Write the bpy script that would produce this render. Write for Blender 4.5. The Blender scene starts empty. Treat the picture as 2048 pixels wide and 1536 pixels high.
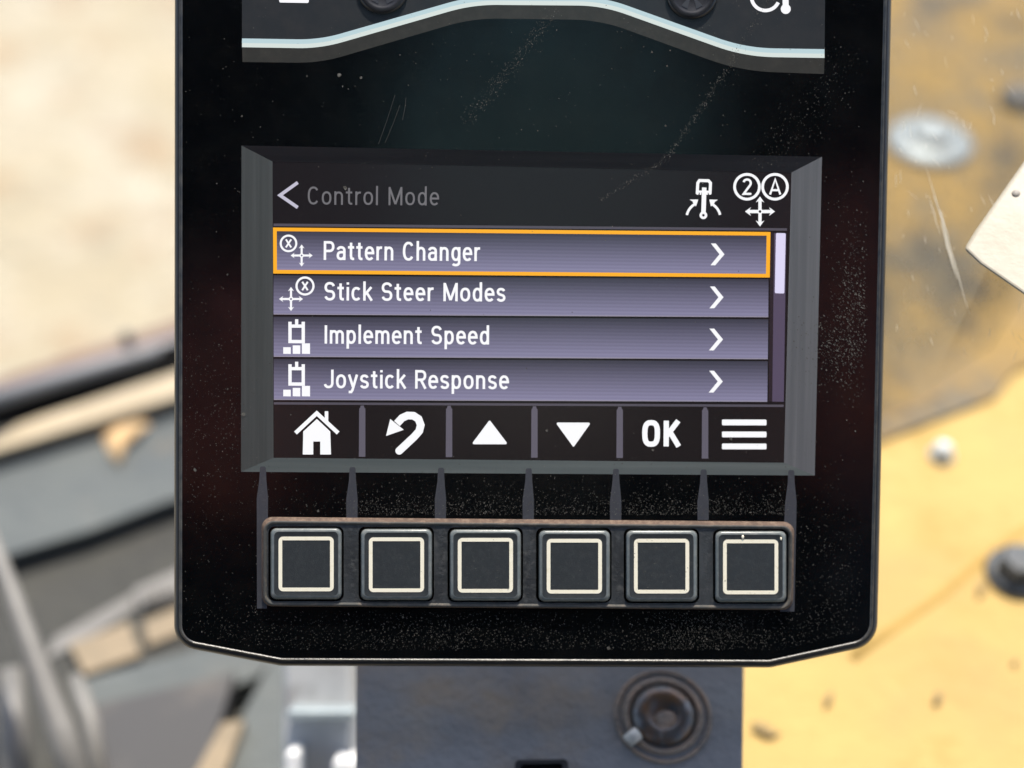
import bpy, math, random
from mathutils import Vector, Matrix, noise
from mathutils.geometry import tessellate_polygon

random.seed(7)
S = bpy.context.scene
COL = S.collection

# ------------------------------------------------------------------ camera, sky, sun, exposure
F, CX, CY = 2668.0, 1024.0, 768.0          # focal length in photo pixels, picture centre
PITCH = 45.0                               # the camera looks down at the tilted display
EXPO = 1.05
cam = bpy.data.cameras.new('camera')
cam.sensor_width = 36.0
cam.lens = F / 2048.0 * 36.0
cam.clip_start = 0.01
cam.clip_end = 200.0
camo = bpy.data.objects.new('camera', cam)
camo.rotation_euler = (math.radians(90 - PITCH), 0, 0)
COL.objects.link(camo)
S.camera = camo
cam.dof.use_dof = True
cam.dof.focus_distance = 0.2795
cam.dof.aperture_fstop = cam.lens / 8.6
cam.dof.aperture_blades = 0

SUN_EL, SUN_AZ = 62.0, 15.0                # azimuth from straight ahead (+Y) towards +X
W = bpy.data.worlds.new('World')
S.world = W
W.use_nodes = True
wn = W.node_tree.nodes
bg = wn['Background']
sky = wn.new('ShaderNodeTexSky')
sky.sky_type = 'NISHITA'
sky.sun_disc = False
sky.sun_elevation = math.radians(SUN_EL)
sky.sun_rotation = math.radians(SUN_AZ)
sky.dust_density = 2.0
W.node_tree.links.new(sky.outputs['Color'], bg.inputs['Color'])
bg.inputs['Strength'].default_value = 0.15
sl = bpy.data.lights.new('sun', 'SUN')
sl.energy = 3.1
sl.angle = math.radians(0.5)
sl.color = (1.0, 0.93, 0.82)
so = bpy.data.objects.new('sun', sl)
so.rotation_euler = (math.radians(-(90 - SUN_EL)), 0, math.radians(-SUN_AZ))
COL.objects.link(so)
S.view_settings.view_transform = 'Standard'
S.view_settings.look = 'None'
S.view_settings.gamma = 1.0
S.view_settings.use_curve_mapping = False
S.view_settings.exposure = EXPO
S.render.engine = 'CYCLES'
S.cycles.max_bounces = 8
S.cycles.use_denoising = True
S.cycles.sample_clamp_indirect = 6.0

# ------------------------------------------------------------------ frames of reference
cp, sp = math.cos(math.radians(PITCH)), math.sin(math.radians(PITCH))
RIGHT, UP, FWD = Vector((1, 0, 0)), Vector((0, sp, cp)), Vector((0, cp, -sp))


def c2w(v):
    return RIGHT * v[0] - UP * v[1] + FWD * v[2]


def at(px, py, d):
    """world point seen at photo pixel (px,py), d metres ahead"""
    return c2w(((px - CX) / F * d, (py - CY) / F * d, d))


def onz(px, py, z):
    r = c2w(((px - CX) / F, (py - CY) / F, 1.0))
    return r * (z / r.z)


def rotm(rx, ry, rz):
    def M(r): return Matrix(r)
    c, s = math.cos(rx), math.sin(rx)
    X = M(((1, 0, 0), (0, c, -s), (0, s, c)))
    c, s = math.cos(ry), math.sin(ry)
    Y = M(((c, 0, s), (0, 1, 0), (-s, 0, c)))
    c, s = math.cos(rz), math.sin(rz)
    Z = M(((c, -s, 0), (s, c, 0), (0, 0, 1)))
    return Z @ Y @ X


FR = rotm(0.04213, -0.04242, 0.0107)               # display pose found from its own rectangles
FT = Vector((-49.75485, -46.26613, 278.55768))     # mm
FRi = FR.transposed()


def P(px, py, h=0.0):
    """point on the display, h mm in front of its glass, in display coordinates (metres; x right, y up, z out)"""
    r = FRi @ Vector(((px - CX) / F, (py - CY) / F, 1.0))
    o = FRi @ FT
    k = (o.z - h) / r.z
    u = r * k - o
    return Vector((u.x / 1000, -u.y / 1000, h / 1000))


ux, vx, wx = c2w(FR @ Vector((1, 0, 0))), c2w(FR @ Vector((0, -1, 0))), c2w(FR @ Vector((0, 0, -1)))
FO = c2w(FT / 1000.0)
FACE = Matrix(((ux.x, vx.x, wx.x, FO.x), (ux.y, vx.y, wx.y, FO.y), (ux.z, vx.z, wx.z, FO.z), (0, 0, 0, 1)))

# ------------------------------------------------------------------ helpers


def lin(c):
    return tuple(((v / 255 + 0.055) / 1.055) ** 2.4 if v > 10 else v / 255 / 12.92 for v in c)


def tag(o, label=None, cat=None, group=None, kind=None):
    for k, v in (('label', label), ('category', cat), ('group', group), ('kind', kind)):
        if v:
            o[k] = v
    return o


def empty(name, loc=(0, 0, 0)):
    o = bpy.data.objects.new(name, None)
    o.empty_display_size = 0.01
    o.location = loc
    COL.objects.link(o)
    return o


def link(o, parent):
    COL.objects.link(o)
    if parent is not None:
        o.parent = parent
        # parents of world-space geometry sit away from the origin: keep the mesh where it was authored
        if not parent.get('_local'):
            o.matrix_parent_inverse = wmat(parent).inverted()
    return o


def wmat(o):
    m = Matrix.Translation(o.location) if o.type == 'EMPTY' or o.parent is None else Matrix.Identity(4)
    return m


def mesh(name, V, Fc, mat, parent=None, smooth=False, uv=None):
    me = bpy.data.meshes.new(name)
    me.from_pydata([tuple(v) for v in V], [], Fc)
    me.materials.append(mat)
    if uv:
        l = me.uv_layers.new(name='UVMap')
        for p in me.polygons:
            for li in p.loop_indices:
                l.data[li].uv = uv[me.loops[li].vertex_index]
    if smooth:
        me.polygons.foreach_set('use_smooth', [True] * len(me.polygons))
    me.update()
    return link(bpy.data.objects.new(name, me), parent)


class MB:
    def __init__(s):
        s.V, s.F, s.uv = [], [], []

    def add(s, V, Fc, uv=None):
        b = len(s.V)
        s.V += [Vector(v) for v in V]
        s.F += [tuple(i + b for i in f) for f in Fc]
        s.uv += uv if uv else [(0, 0)] * len(V)
        return s

    def build(s, name, mat, parent=None, smooth=False, uv=False):
        return mesh(name, s.V, s.F, mat, parent, smooth, s.uv if uv else None)


def loft(mb, loops, cap0=False, cap1=True):
    n = len(loops[0])
    V = [v for l in loops for v in l]
    Fc = []
    for k in range(len(loops) - 1):
        for i in range(n):
            j = (i + 1) % n
            Fc.append((k * n + i, k * n + j, (k + 1) * n + j, (k + 1) * n + i))
    if cap0:
        Fc.append(tuple(range(n - 1, -1, -1)))
    if cap1:
        Fc.append(tuple((len(loops) - 1) * n + i for i in range(n)))
    return mb.add(V, Fc)


def box(mb, c, ax, ay, az):
    """box with centre c and half-axes ax, ay, az"""
    V = [c + ax * i + ay * j + az * k for k in (-1, 1) for j in (-1, 1) for i in (-1, 1)]
    return mb.add(V, [(0, 2, 3, 1), (4, 5, 7, 6), (0, 1, 5, 4), (2, 6, 7, 3), (0, 4, 6, 2), (1, 3, 7, 5)])


def rbox(mb, c, ax, ay, az, r):
    """box with rounded edges in the plane ax-ay and a chamfer towards +az"""
    a, b, h = ax.length, ay.length, az.length
    x, y, z = ax.normalized(), ay.normalized(), az.normalized()
    base = [(-a, -b), (a, -b), (a, b), (-a, b)]
    l0 = fillet(base, [r] * 4, 6)
    l1 = fillet(inset(base, r * .4), [r * .7] * 4, 6)
    f = lambda l, t: [c + x * p[0] + y * p[1] + z * t for p in l]
    return loft(mb, [f(l0, -h), f(l0, h - r * .4), f(l1, h)], cap0=True)


def tube(mb, pts, radii, n=16, caps=True):
    loops = []
    for i, p in enumerate(pts):
        d = (pts[min(i + 1, len(pts) - 1)] - pts[max(i - 1, 0)]).normalized()
        a = d.cross(Vector((0.31, 0.17, 0.93))).normalized()
        b = d.cross(a)
        r = radii[i] if isinstance(radii, (list, tuple)) else radii
        loops.append([p + (a * math.cos(t) + b * math.sin(t)) * r for t in (2 * math.pi * k / n for k in range(n))])
    return loft(mb, loops, caps, caps)


def lathe(mb, c, axis, prof, n=32, ref=Vector((1, 0, 0))):
    """prof = [(radius, height along axis)]"""
    z = axis.normalized()
    x = (ref - z * ref.dot(z)).normalized()
    y = z.cross(x)
    loops = [[c + (x * math.cos(t) + y * math.sin(t)) * r + z * h for t in (2 * math.pi * k / n for k in range(n))] for r, h in prof]
    return loft(mb, loops, True, True)


def fillet(poly, radii, n=8):
    out = []
    m = len(poly)
    for i in range(m):
        p = Vector(poly[i]).to_2d()
        a = Vector(poly[i - 1]).to_2d() - p
        b = Vector(poly[(i + 1) % m]).to_2d() - p
        a.normalize(); b.normalize()
        r = max(radii[i], 1e-6)
        ang = a.angle(b) / 2
        t = r / math.tan(ang)
        s, e = p + a * t, p + b * t
        c = p + (a + b).normalized() * (r / math.sin(ang))
        a0 = math.atan2(s.y - c.y, s.x - c.x)
        a1 = math.atan2(e.y - c.y, e.x - c.x)
        d = (a1 - a0 + math.pi) % (2 * math.pi) - math.pi
        for k in range(n + 1):
            q = a0 + d * k / n
            out.append((c.x + r * math.cos(q), c.y + r * math.sin(q)))
    return out


def inset(poly, d):
    m = len(poly)
    area = sum(poly[i][0] * poly[(i + 1) % m][1] - poly[(i + 1) % m][0] * poly[i][1] for i in range(m))
    sg = 1 if area > 0 else -1
    out = []
    for i in range(m):
        p0, p1, p2 = (Vector(poly[(i + k) % m]).to_2d() for k in (-1, 0, 1))
        e0, e1 = (p1 - p0).normalized(), (p2 - p1).normalized()
        n0, n1 = Vector((-e0.y, e0.x)) * sg, Vector((-e1.y, e1.x)) * sg
        b = (n0 + n1)
        b = b / (1 + n0.dot(n1))
        q = p1 + b * d
        out.append((q.x, q.y))
    return out


# ------------------------------------------------------------------ materials


def newmat(name):
    m = bpy.data.materials.new(name)
    m.use_nodes = True
    return m, m.node_tree, m.node_tree.nodes['Principled BSDF']


def mix_rgb(nt, fac, a, b):
    n = nt.nodes.new('ShaderNodeMix')
    n.data_type = 'RGBA'
    for s, v in ((0, fac), (6, a), (7, b)):
        if isinstance(v, (tuple, list)):
            n.inputs[s].default_value = (*v[:3], 1)
        elif isinstance(v, (int, float)):
            n.inputs[s].default_value = v
        else:
            nt.links.new(v, n.inputs[s])
    return n.outputs[2]


def noisef(nt, scale, detail=4, rough=.6, lo=.35, hi=.65, stretch=None, seed=0.0):
    tc = nt.nodes.new('ShaderNodeTexCoord')
    v = tc.outputs['Object']
    mp = nt.nodes.new('ShaderNodeMapping')
    mp.inputs['Location'].default_value = (seed, seed * .7, seed * .3)
    if stretch:
        mp.inputs['Scale'].default_value = stretch
    nt.links.new(v, mp.inputs['Vector'])
    n = nt.nodes.new('ShaderNodeTexNoise')
    n.inputs['Scale'].default_value = scale
    n.inputs['Detail'].default_value = detail
    n.inputs['Roughness'].default_value = rough
    nt.links.new(mp.outputs[0], n.inputs['Vector'])
    r = nt.nodes.new('ShaderNodeMapRange')
    r.inputs[1].default_value = lo
    r.inputs[2].default_value = hi
    nt.links.new(n.outputs['Fac'], r.inputs[0])
    return r.outputs[0]


def bump(nt, b, fac, dist, strength=1.0):
    n = nt.nodes.new('ShaderNodeBump')
    n.inputs['Distance'].default_value = dist
    n.inputs['Strength'].default_value = strength
    nt.links.new(fac, n.inputs['Height'])
    nt.links.new(n.outputs[0], b.inputs['Normal'])


def worn(name, layers, rough=.5, spec=.5, metal=0.0, bmp=None, rough_var=None):
    """layers: base colour, then (colour, scale, lo, hi[, stretch, seed]) laid over it through noise"""
    m, nt, b = newmat(name)
    c = layers[0]
    for i, L in enumerate(layers[1:]):
        f = noisef(nt, L[1], 5, .65, L[2], L[3], L[4] if len(L) > 4 else None, L[5] if len(L) > 5 else i * 3.7)
        c = mix_rgb(nt, f, c, L[0])
    if isinstance(c, tuple):
        b.inputs['Base Color'].default_value = (*c, 1)
    else:
        nt.links.new(c, b.inputs['Base Color'])
    b.inputs['Roughness'].default_value = rough
    if rough_var:
        f = noisef(nt, rough_var[0], 5, .6, .3, .7, None, 9.1)
        r = nt.nodes.new('ShaderNodeMapRange')
        r.inputs[3].default_value, r.inputs[4].default_value = rough_var[1], rough_var[2]
        nt.links.new(f, r.inputs[0])
        nt.links.new(r.outputs[0], b.inputs['Roughness'])
    b.inputs['Specular IOR Level'].default_value = spec
    b.inputs['Metallic'].default_value = metal
    if bmp:
        bump(nt, b, noisef(nt, bmp[0], 4, .6, .3, .7, None, 5.5), bmp[1])
    return m


def emis(name, srgb, srgb2=None, lines=0.0):
    """lit screen pixels: the colour they show; srgb2 = colour at the lower end of a menu bar's own gradient"""
    m, nt, b = newmat(name)
    k = 2 ** -EXPO
    b.inputs['Base Color'].default_value = (.006, .006, .007, 1)
    b.inputs['Roughness'].default_value = .18
    b.inputs['Specular IOR Level'].default_value = .4
    b.inputs['Emission Strength'].default_value = k
    c1 = lin(srgb)
    if srgb2 is None:
        b.inputs['Emission Color'].default_value = (*c1, 1)
    else:
        uv = nt.nodes.new('ShaderNodeUVMap')
        sx = nt.nodes.new('ShaderNodeSeparateXYZ')
        nt.links.new(uv.outputs[0], sx.inputs[0])
        c = mix_rgb(nt, sx.outputs['Y'], c1, lin(srgb2))
        if lines:
            # the panel's pixel rows
            wv = nt.nodes.new('ShaderNodeTexWave')
            wv.bands_direction = 'Y'
            wv.inputs['Scale'].default_value = lines
            wv.inputs['Distortion'].default_value = 0.35
            wv.inputs['Detail'].default_value = 1.0
            tc = nt.nodes.new('ShaderNodeTexCoord')
            nt.links.new(tc.outputs['Object'], wv.inputs['Vector'])
            r = nt.nodes.new('ShaderNodeMapRange')
            r.inputs[3].default_value, r.inputs[4].default_value = .92, 1.07
            nt.links.new(wv.outputs['Fac'], r.inputs[0])
            mu = nt.nodes.new('ShaderNodeVectorMath')
            mu.operation = 'SCALE'
            nt.links.new(c, mu.inputs[0])
            nt.links.new(r.outputs[0], mu.inputs['Scale'])
            c = mu.outputs[0]
        nt.links.new(c, b.inputs['Emission Color'])
    return m


M = {}
M['glass'] = worn('black_glass', [(.0012, .0016, .0022), ((.004, .004, .004), 160, .45, .85)], rough=.07, spec=.5, rough_var=(55, .11, .22))
M['rim'] = worn('rim_plastic', [(.014, .014, .015), ((.055, .05, .042), 900, .60, .80), ((.03, .029, .027), 120, .5, .8)], rough=.38, bmp=(2500, .00003))
M['ridge'] = worn('ridge_edge', [(.022, .022, .021), ((.09, .08, .062), 300, .40, .80)], rough=.3, bmp=(2500, .00003))
M['bevel'] = worn('bevel_grey', [(.060, .066, .069), ((.085, .088, .092), 500, .4, .7, (1, .02, 1))], rough=.32)
M['bevelh'] = worn('bevel_grey_sideways', [(.055, .066, .069), ((.075, .085, .088), 500, .4, .7, (.02, 1, 1))], rough=.32)
M['print'] = worn('grey_print', [(.050, .052, .060), ((.068, .069, .074), 700, .5, .8)], rough=.25)
M['tray'] = worn('tray_rubber', [(.020, .022, .024), ((.10, .10, .095), 700, .50, .80), ((.042, .047, .05), 240, .42, .70, (1, .35, 1)), ((.085, .085, .08), 150, .58, .75)], rough=.5, bmp=(1800, .00004))
M['traydust'] = worn('tray_dusty_lip', [(.095, .06, .042), ((.19, .135, .095), 900, .45, .75), ((.055, .035, .025), 260, .48, .75)], rough=.85, bmp=(3000, .00006))
M['key'] = worn('key_rubber', [(.024, .028, .030), ((.038, .042, .043), 900, .45, .8), ((.07, .068, .06), 2600, .60, .76)], rough=.45, bmp=(5000, .00002))
M['keyedge'] = worn('key_edge', [(.12, .135, .132), ((.20, .205, .19), 800, .45, .75)], rough=.3)
M['keywhite'] = worn('key_white_print', [(.92, .85, .66), ((.80, .72, .50), 700, .55, .8)], rough=.4)
M['void'] = worn('gap_black', [(.003, .003, .003)], rough=.9, spec=.1)
M['uppanel'] = worn('upper_panel_grey', [(.028, .031, .034), ((.036, .037, .038), 200, .4, .7)], rough=.2)
M['upband'] = worn('upper_band_grey', [(.037, .036, .032), ((.05, .047, .04), 300, .45, .75)], rough=.22)
M['dust'] = worn('dust_flakes', [(.05, .046, .037), ((.18, .17, .145), 900, .48, .72)], rough=.9)

# ------------------------------------------------------------------ the setting
GZ = -1.55


def grid(name, x0, x1, y0, y1, nx, ny, fz, mat):
    V = [(x0 + (x1 - x0) * i / nx, y0 + (y1 - y0) * j / ny, 0) for j in range(ny + 1) for i in range(nx + 1)]
    V = [(x, y, fz(x, y)) for x, y, _ in V]
    Fc = [(j * (nx + 1) + i, j * (nx + 1) + i + 1, (j + 1) * (nx + 1) + i + 1, (j + 1) * (nx + 1) + i) for j in range(ny) for i in range(nx)]
    return mesh(name, V, Fc, mat, None, True)


M['ground'] = worn('sandy_ground', [(.36, .305, .205), ((.42, .375, .285), 3.2, .42, .66), ((.31, .215, .125), 6.5, .52, .68), ((.26, .23, .17), 10, .56, .70), ((.50, .46, .36), 14, .6, .7)], rough=.95, spec=.2, bmp=(30, .01))
tag(grid('ground', -60, 60, -30, 90, 60, 60, lambda x, y: GZ, M['ground']), kind='structure')
patch = grid('gravel_ground', -5, 3, .6, 7.5, 150, 130, lambda x, y: GZ + .012 + .016 * noise.fractal(Vector((x * 3, y * 3, 1)), .8, 2.1, 4), M['ground'])
tag(patch, kind='structure')

# unseen roof and wall added behind the camera to block sky reflections
M['blocker'] = worn('blocker_dark', [(.022, .026, .028), ((.012, .016, .018), 3, .4, .6)], rough=.9, spec=.1)
mb = MB()
box(mb, Vector((0, -.62, .62)), Vector((.75, 0, 0)), Vector((0, .62, 0)), Vector((0, 0, .03)))
tag(mb.build('blocker_roof', M['blocker']), 'unseen dark roof slab added overhead to block sky reflections', 'roof', kind='structure')
mb = MB()
box(mb, Vector((0, -1.24, -.45)), Vector((1.0, 0, 0)), Vector((0, .03, 0)), Vector((0, 0, 1.04)))
tag(mb.build('blocker_wall', M['blocker']), 'unseen dark wall added behind the camera to block sky reflections', 'wall', kind='structure')

# unseen shapes added behind the camera for maroon and teal reflections in the glass
M['maroon'] = worn('maroon_tint', [(.62, .23, .22), ((.5, .19, .19), 40, .4, .6)], rough=.9, spec=.2)


def mirror(px, py, dist):
    f = FACE @ P(px, py, 0)
    n = FACE.to_3x3() @ Vector((0, 0, 1))
    d = f.normalized()
    return f + (d - n * 2 * d.dot(n)) * dist


mirror_prop = empty('mirror_props', mirror(1024, 1500, .75))
tag(mirror_prop, 'unseen maroon, teal and pale shapes added to tint the glass reflections', 'mirror_prop')
for pts, r in (([(470, 690), (440, 860), (420, 1010)], .050), ([(1700, 490), (1715, 720), (1730, 960)], .044)):
    c = [mirror(x, y, .66) for x, y in pts]
    mb = MB()
    tube(mb, [c[0] + (c[0] - c[1]).normalized() * r * .95, c[0] + (c[0] - c[1]).normalized() * r * .8, c[0] + (c[0] - c[1]).normalized() * r * .45, c[0], c[1], c[2]], [r * .2, r * .6, r * .9, r, r * 1.05, r * 1.1], 24)
    mb.build('maroon_prop', M['maroon'], mirror_prop, True)

M['teal'] = worn('teal_tint', [(.34, .62, .76), ((.26, .52, .66), 30, .4, .6)], rough=.9, spec=.2)
hc, hx = mirror(1090, 330, .70), mirror(1420, 330, .70)
hr = (hx - hc).length
ax_, up_ = (hx - hc).normalized(), (mirror(1090, 60, .70) - hc).normalized()
nn_ = ax_.cross(up_)
mb = MB()
loops = []
for k in range(13):
    t = math.pi * k / 12
    rr, zz = math.sin(t) ** .6 * 1.0, -math.cos(t)
    loops.append([hc + (ax_ * math.cos(a) + up_ * math.sin(a) * 1.15) * hr * max(rr, .02) + nn_ * zz * .05 for a in (2 * math.pi * j / 32 for j in range(32))])
loft(mb, loops, True, True)
mb.build('teal_prop', M['teal'], mirror_prop, True)  # teal shape added only for the teal reflection
mb = MB()
bq = [mirror(x, y, .72) for x, y in fillet([(880, 470), (1260, 430), (1290, 860), (860, 880)], [60] * 4, 6)]
loft(mb, [[p + nn_ * .03 for p in bq], bq], True, True)
mb.build('glare_prop', worn('pale_tint', [(.8, .8, .84), ((.6, .6, .66), 20, .4, .6)], rough=.9), mirror_prop)  # pale panel added for the glare patch on the screen

# ------------------------------------------------------------------ right: yellow machine deck
DZ = -.364


def deck(px, py, up=0.0):
    return onz(px, py, DZ + up)


M['yellow'] = worn('yellow_paint', [(.42, .29, .105), ((.47, .33, .12), 12, .35, .65), ((.34, .22, .066), 22, .50, .75), ((.39, .265, .105), 9, .54, .72)], spec=0.12, rough=0.75, bmp=(120, .0004))
M['yellow_dirty'] = worn('yellow_paint_dirty', [(.30, .19, .058), ((.22, .155, .075), 16, .44, .60), ((.14, .125, .095), 24, .48, .64), ((.055, .053, .05), 14, .53, .64), ((.28, .165, .032), 20, .58, .72)], spec=0.12, rough=0.8, bmp=(120, .0006))
M['zinc'] = worn('zinc', [(.33, .38, .395), ((.25, .29, .31), 150, .4, .7)], rough=.45, metal=.2)
M['steel_dark'] = worn('dark_steel', [(.06, .062, .066), ((.10, .09, .08), 40, .5, .75)], rough=.5)

dk = empty('yellow_deck', deck(1800, 1200))
tag(dk, 'yellow painted steel machine deck with dirt smudges, right of the display', 'machine deck')
# main plate, ends under the raised plate
mb = MB()
a, b, c, d = onz(1150, 1800, DZ), onz(2500, 1800, DZ), onz(2500, 560, DZ), onz(1150, 860, DZ)
loft(mb, [[p + Vector((0, 0, -.012)) for p in (a, b, c, d)], [a, b, c, d]], True, True)
mb.build('lower_plate', M['yellow'], dk)
# raised, dirt-covered plate behind
UPZ = .0018
mb = MB()
q = [onz(1200, 1140, DZ + UPZ), onz(1790, 868, DZ + UPZ), onz(1990, 792, DZ + UPZ), onz(2030, 740, DZ + UPZ), onz(2500, 560, DZ + UPZ), onz(2500, -500, DZ + UPZ), onz(1000, -500, DZ + UPZ), onz(1000, 1100, DZ + UPZ)]
loft(mb, [[p + Vector((0, 0, -UPZ + .0004)) for p in q], [p + Vector((0, 0, -.0006)) for p in q], q], True, True)
mb.build('raised_plate', M['yellow_dirty'], dk)
M['seam'] = worn('weld_seam', [(.36, .235, .07), ((.31, .20, .06), 40, .4, .7)], spec=0.1, rough=0.8)
for pts in ([(1700, 1325), (1790, 1262), (1880, 1200), (1960, 1130), (2060, 1060)],):
    mb = MB()
    tube(mb, [deck(x, y, -.0025) for x, y in pts], .0030, 14)
    mb.build('weld_seam', M['seam'], dk, True)


def smudge(px, py, rx, ry, rot, seed):
    rnd = random.Random(seed)
    mb = MB()
    pts = []
    for k in range(18):
        t = 2 * math.pi * k / 18
        r = 1 + rnd.uniform(-.25, .25)
        x, y = rx * r * math.cos(t), ry * r * math.sin(t)
        pts.append((px + x * math.cos(rot) - y * math.sin(rot), py + x * math.sin(rot) + y * math.cos(rot)))
    mid = [deck(px + (x - px) * .6, py + (y - py) * .6, .0016) for x, y in pts]
    loft(mb, [[deck(x, y, .0003) for x, y in pts], mid], False, True)
    return mb


M['mud'] = worn('mud', [(.20, .15, .075), ((.27, .19, .08), 60, .4, .65)], rough=.95)
for i, (x, y, rx, ry, rot, lab) in enumerate([
        (1962, 1178, 8, 22, .25, 'small brown mud drip just left of the dark cap on the yellow deck'),
        (1875, 1398, 8, 16, .35, 'short brown mud streak on the bare yellow deck, lower right'),
        (1656, 1400, 7, 18, .3, 'thin brown mud streak on the yellow deck beside the bracket'),
        (1530, 1462, 30, 14, .4, 'grey brown mud smear on the yellow deck against the bracket edge'),
        (2030, 1325, 6, 6, 0, 'tiny round mud spot on the yellow deck near the right picture edge')]):
    o = smudge(x, y, rx, ry, rot, i).build('mud_spot', M['mud'], None, True)
    tag(o, lab, 'mud', 'mud spots on the yellow deck')

# flanged bolt with wide washer
WB = onz(1858, 288, DZ + UPZ)
o = empty('flange_bolt', WB)
tag(o, 'pale zinc bolt with a wide flange washer on the dirty deck beside the display', 'bolt')
lathe(MB(), WB, Vector((0, 0, 1)), [(.0185, 0), (.0200, .0012), (.0198, .0022), (.0175, .0034), (.0115, .0046)], 40).build('washer', M['zinc'], o, True) if False else None
mb = MB(); lathe(mb, WB, Vector((0, 0, 1)), [(.0195, 0), (.0200, .0012), (.0196, .0022), (.0150, .0036), (.0100, .0046)], 40)
mb.build('washer', M['zinc'], o, True)
mb = MB(); lathe(mb, WB, Vector((0, 0, 1)), [(.0092, .0040), (.0098, .0050), (.0096, .0072), (.0078, .0086), (.0050, .0088)], 24)
mb.build('bolt_head', M['zinc'], o, True)

# small domed bolt
p = deck(1882, 912)
o = empty('dome_bolt', p)
tag(o, 'small white domed bolt head on the yellow deck below the weld line', 'bolt')
mb = MB(); lathe(mb, p, Vector((0, 0, 1)), [(.0036, 0), (.0036, .003), (.0030, .0052), (.0017, .0064), (.0004, .0067)], 24)
mb.build('dome', worn('pale_zinc', [(.62, .65, .64)], rough=.35, metal=.2), o, True)
mb = MB(); lathe(mb, p, Vector((0, 0, 1)), [(.0046, 0.0002), (.0046, .0010), (.0037, .0013)], 24)
mb.build('washer', M['zinc'], o, True)

# dark cap at the right edge
p = deck(2030, 1150)
o = empty('plug_cap', p)
tag(o, 'dark grey hexagonal plug cap on the yellow deck at the right picture edge', 'plug')
M['capgrey'] = worn('cap_grey', [(.045, .052, .058), ((.10, .09, .07), 120, .5, .75)], rough=.6)
mb = MB(); lathe(mb, p, Vector((0, 0, 1)), [(.0098, 0), (.0102, .0012), (.0098, .003), (.0080, .0034)], 32)
mb.build('collar', M['capgrey'], o, True)
mb = MB(); lathe(mb, p, Vector((0, 0, 1)), [(.0075, .003), (.0075, .008), (.0062, .0098), (.003, .0100)], 6)
mb.build('hex_head', M['capgrey'], o)
p = onz(2036, 205, DZ + UPZ)
mb = MB(); lathe(mb, p, Vector((0, 0, 1)), [(.0090, 0), (.0095, .002), (.0090, .0045), (.005, .007), (.001, .0075)], 24)
tag(mb.build('plug_cap', M['steel_dark'], None, True), 'dark round plug on the dirty deck above the white wedge', 'plug')

# scratched window pane in front of the upper deck
m, nt, b = newmat('scratched_polycarbonate')
out = nt.nodes['Material Output']
tr = nt.nodes.new('ShaderNodeBsdfTransparent')
tr.inputs[0].default_value = (.97, .97, .95, 1)
film = nt.nodes.new('ShaderNodeBsdfDiffuse')
film.inputs[0].default_value = (.27, .25, .20, 1)
tl = nt.nodes.new('ShaderNodeBsdfTranslucent')
tl.inputs[0].default_value = (.25, .235, .185, 1)
ad = nt.nodes.new('ShaderNodeMixShader')
ad.inputs[0].default_value = .55
nt.links.new(film.outputs[0], ad.inputs[1])
nt.links.new(tl.outputs[0], ad.inputs[2])
f1 = noisef(nt, 45, 6, .7, .25, .8, (1, .35, 1), 2.0)
f2 = noisef(nt, 420, 4, .7, .55, .78, (1, .16, 1), 4.0)
ma = nt.nodes.new('ShaderNodeMath'); ma.operation = 'MULTIPLY_ADD'
ma.inputs[1].default_value = .55
ma.inputs[2].default_value = .36
nt.links.new(f1, ma.inputs[0])
mc = nt.nodes.new('ShaderNodeMath'); mc.operation = 'MULTIPLY_ADD'; mc.use_clamp = True
mc.inputs[1].default_value = .11
nt.links.new(f2, mc.inputs[0]); nt.links.new(ma.outputs[0], mc.inputs[2])
uvn = nt.nodes.new('ShaderNodeUVMap')
sx = nt.nodes.new('ShaderNodeSeparateXYZ'); nt.links.new(uvn.outputs[0], sx.inputs[0])
mf = nt.nodes.new('ShaderNodeMath'); mf.operation = 'MULTIPLY'
nt.links.new(mc.outputs[0], mf.inputs[0]); nt.links.new(sx.outputs['Y'], mf.inputs[1])
mx = nt.nodes.new('ShaderNodeMixShader')
nt.links.new(mf.outputs[0], mx.inputs[0]); nt.links.new(tr.outputs[0], mx.inputs[1]); nt.links.new(ad.outputs[0], mx.inputs[2])
gl = nt.nodes.new('ShaderNodeBsdfGlossy'); gl.inputs['Roughness'].default_value = .15
fr = nt.nodes.new('ShaderNodeFresnel'); fr.inputs[0].default_value = 1.45
mx2 = nt.nodes.new('ShaderNodeMixShader')
nt.links.new(fr.outputs[0], mx2.inputs[0]); nt.links.new(mx.outputs[0], mx2.inputs[1]); nt.links.new(gl.outputs[0], mx2.inputs[2])
nt.links.new(mx2.outputs[0], out.inputs['Surface'])
M['pane'] = m
PD = .305
PC = at(1900, 400, PD)
pn_n = (-FWD + Vector((.0, .0, .15)) + RIGHT * -.12).normalized()


def onpane(px, py, off=0.0):
    r = c2w(((px - CX) / F, (py - CY) / F, 1.0))
    return r * ((PC + pn_n * off).dot(pn_n) / r.dot(pn_n))


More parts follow.
